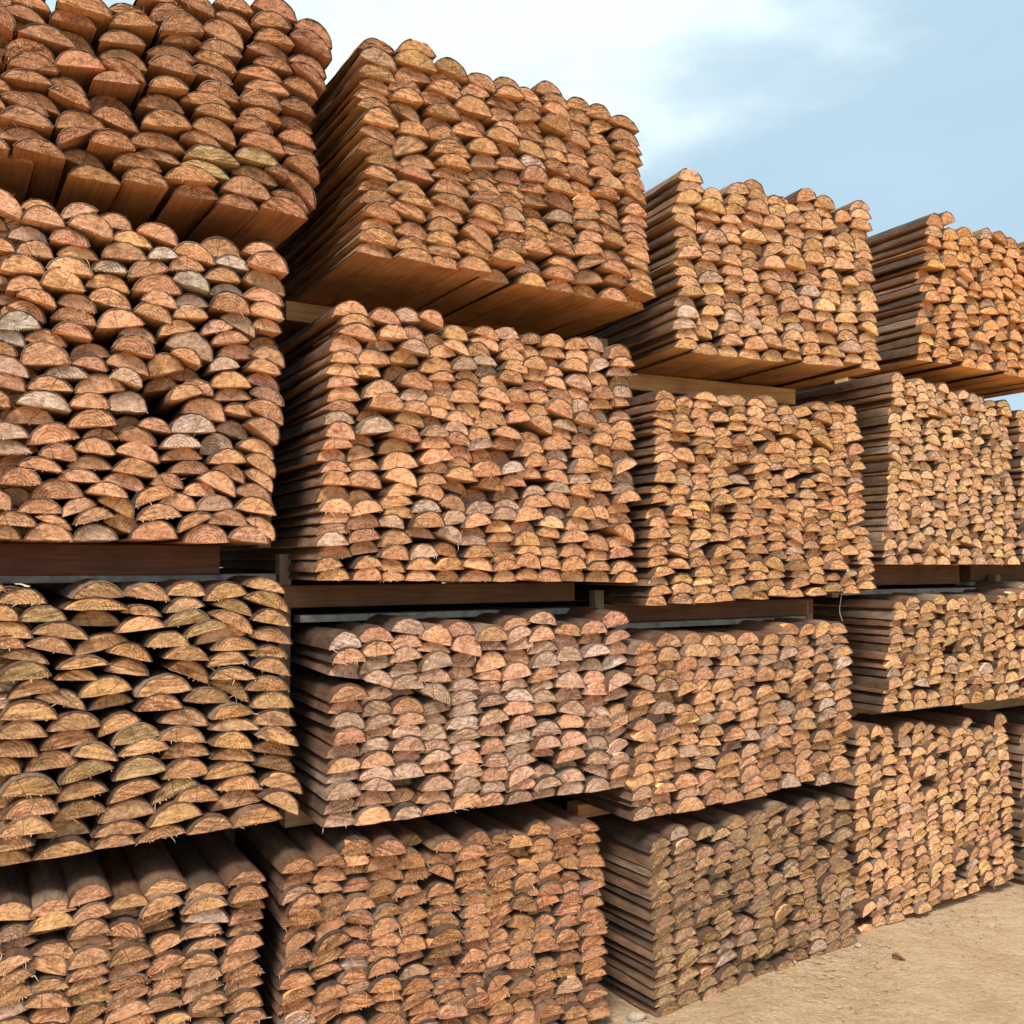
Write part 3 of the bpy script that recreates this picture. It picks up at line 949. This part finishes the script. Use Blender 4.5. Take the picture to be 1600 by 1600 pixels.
def blob(r, s, mb_v, mb_f, c, flat=.6, seg=7, rings=5):
    o = len(mb_v)
    rad = [[1 + r.uniform(-.18, .18) for _ in range(seg)] for _ in range(rings)]
    sx, sy = r.uniform(.8, 1.3), r.uniform(.7, 1.1)
    for i in range(rings):
        th = math.pi * (i + .5) / rings
        for k in range(seg):
            ph = 2 * math.pi * k / seg
            q = s * rad[i][k]
            mb_v.append((c[0] + q * sx * math.sin(th) * math.cos(ph), c[1] + q * sy * math.sin(th) * math.sin(ph), c[2] + q * flat * math.cos(th)))
    for i in range(rings - 1):
        for k in range(seg):
            j = (k + 1) % seg
            mb_f.append((o + i * seg + k, o + (i + 1) * seg + k, o + (i + 1) * seg + j, o + i * seg + j))
    mb_f.append(tuple(o + k for k in range(seg)))
    mb_f.append(tuple(o + (rings - 1) * seg + k for k in reversed(range(seg))))


sr = random.Random(5)
for px, py, s, lab in ((1341, 1483, .016, 'small whitish stone lying against corner of third stack'), (1237, 1510, .019, 'grey stone half buried beside foot of third stack'),
                       (994, 1592, .030, 'sandy stone at gap between second and third stacks'), (1404, 1548, .006, 'tiny pale pebble out on open sand')):
    p = ground_point(px, py)
    v, f = [], []
    blob(sr, s, v, f, (0, 0, 0))
    me = bpy.data.meshes.new('stone')
    me.from_pydata(v, [], f)
    me.polygons.foreach_set('use_smooth', [True] * len(f))
    o = link('stone', me, None, [M_STONE])
    o.location = (p.x, p.y, gheight(p.x, p.y) + s * .25)
    tag(o, lab, 'stone')
# a curled dry leaf
p = ground_point(1404, 1503)
v, f = [], []
for i in range(7):
    t = i / 6
    wd = .012 * math.sin(math.pi * min(1, t * .96 + .02)) ** .7
    for k in (-1, 0, 1):
        v.append((t * .05 - .025, k * wd, .004 + .012 * abs(k) * (1 - t * .4) + .006 * math.sin(t * 5)))
for i in range(6):
    for k in range(2):
        f.append((i * 3 + k, i * 3 + k + 1, i * 3 + k + 4, i * 3 + k + 3))
me = bpy.data.meshes.new('dead_leaf')
me.from_pydata(v, [], f)
o = link('dead_leaf', me, None, [M_LEAF])
sm = o.modifiers.new('thick', 'SOLIDIFY')
sm.thickness = .0008
o.location = (p.x, p.y, gheight(p.x, p.y) + .003)
o.rotation_euler = (.1, .05, -.25)
tag(o, 'curled reddish dead leaf on the bare sand', 'leaf')
# grit, bark crumbs and chips trodden into the sand
v, f = [], []
for i in range(900):
    if i % 3:
        p = ground_point(sr.uniform(980, 1640), sr.uniform(1375, 1660))
    else:
        k = sr.choice(('C4', 'D4', 'B4'))
        F = Frame(*FACE[k][0])
        p = F(sr.uniform(-.05, 1.2), -abs(sr.gauss(0, .12)) - .01, 0)
    s = sr.choice((.002, .003, .003, .004, .006))
    blob(sr, s, v, f, (p.x, p.y, gheight(p.x, p.y) + s * .3), .6, 5, 3)
me = bpy.data.meshes.new('gravel')
me.from_pydata(v, [], f)
tag(link('gravel', me, None, [M_STONE]), 'loose grit scattered over the sand', None, None, 'stuff')
v, f = [], []
for i in range(700):
    if i % 8 == 0:
        p = ground_point(sr.uniform(980, 1640), sr.uniform(1375, 1660))
    else:
        F = Frame(*FACE[sr.choice(('C4', 'D4', 'B4'))][0])
        p = F(sr.uniform(-.05, 1.2), -abs(sr.gauss(0, .10)) - .01, 0)
    a = sr.uniform(0, 6.3)
    l, wd = sr.uniform(.004, .018), sr.uniform(.001, .003)
    z = gheight(p.x, p.y) + .004
    ca, sa = math.cos(a), math.sin(a)
    o = len(v)
    for (q, e, hh) in ((-l, -wd, 0), (l, -wd * .5, .001), (l, wd * .5, .001), (-l, wd, 0), (0, 0, .003)):
        v.append((p.x + q * ca - e * sa, p.y + q * sa + e * ca, z + hh))
    f += [(o, o + 1, o + 4), (o + 1, o + 2, o + 4), (o + 2, o + 3, o + 4), (o + 3, o, o + 4)]
me = bpy.data.meshes.new('bark_crumbs')
me.from_pydata(v, [], f)
tag(link('bark_crumbs', me, None, [M_CHIP]), 'crumbs of bark and splinters strewn on the sand', None, None, 'stuff')
# the loose wire end that hangs below the third stack
F = Frame(*FACE['C2'][0])
v, f = [], []
pts = [F(.98 + .006 * math.sin(i * .9), .03 + .01 * math.sin(i * .5), .03 - .018 * i) for i in range(8)]
for q in pts:
    for k in range(5):
        a = 2 * math.pi * k / 5
        v.append(q + F.eu * .0016 * math.cos(a) + F.ed * .0016 * math.sin(a))
for i in range(7):
    for k in range(5):
        j = (k + 1) % 5
        f.append((i * 5 + k, i * 5 + j, i * 5 + 5 + j, i * 5 + 5 + k))
me = bpy.data.meshes.new('wire')
me.from_pydata(v, [], f)
tag(link('wire', me, None, [plain('steel_wire', (.45, .45, .44), .4, .5, .1, 30, .8)]), "loose end of steel wire hanging below third stack's upper-middle bundle", 'wire')
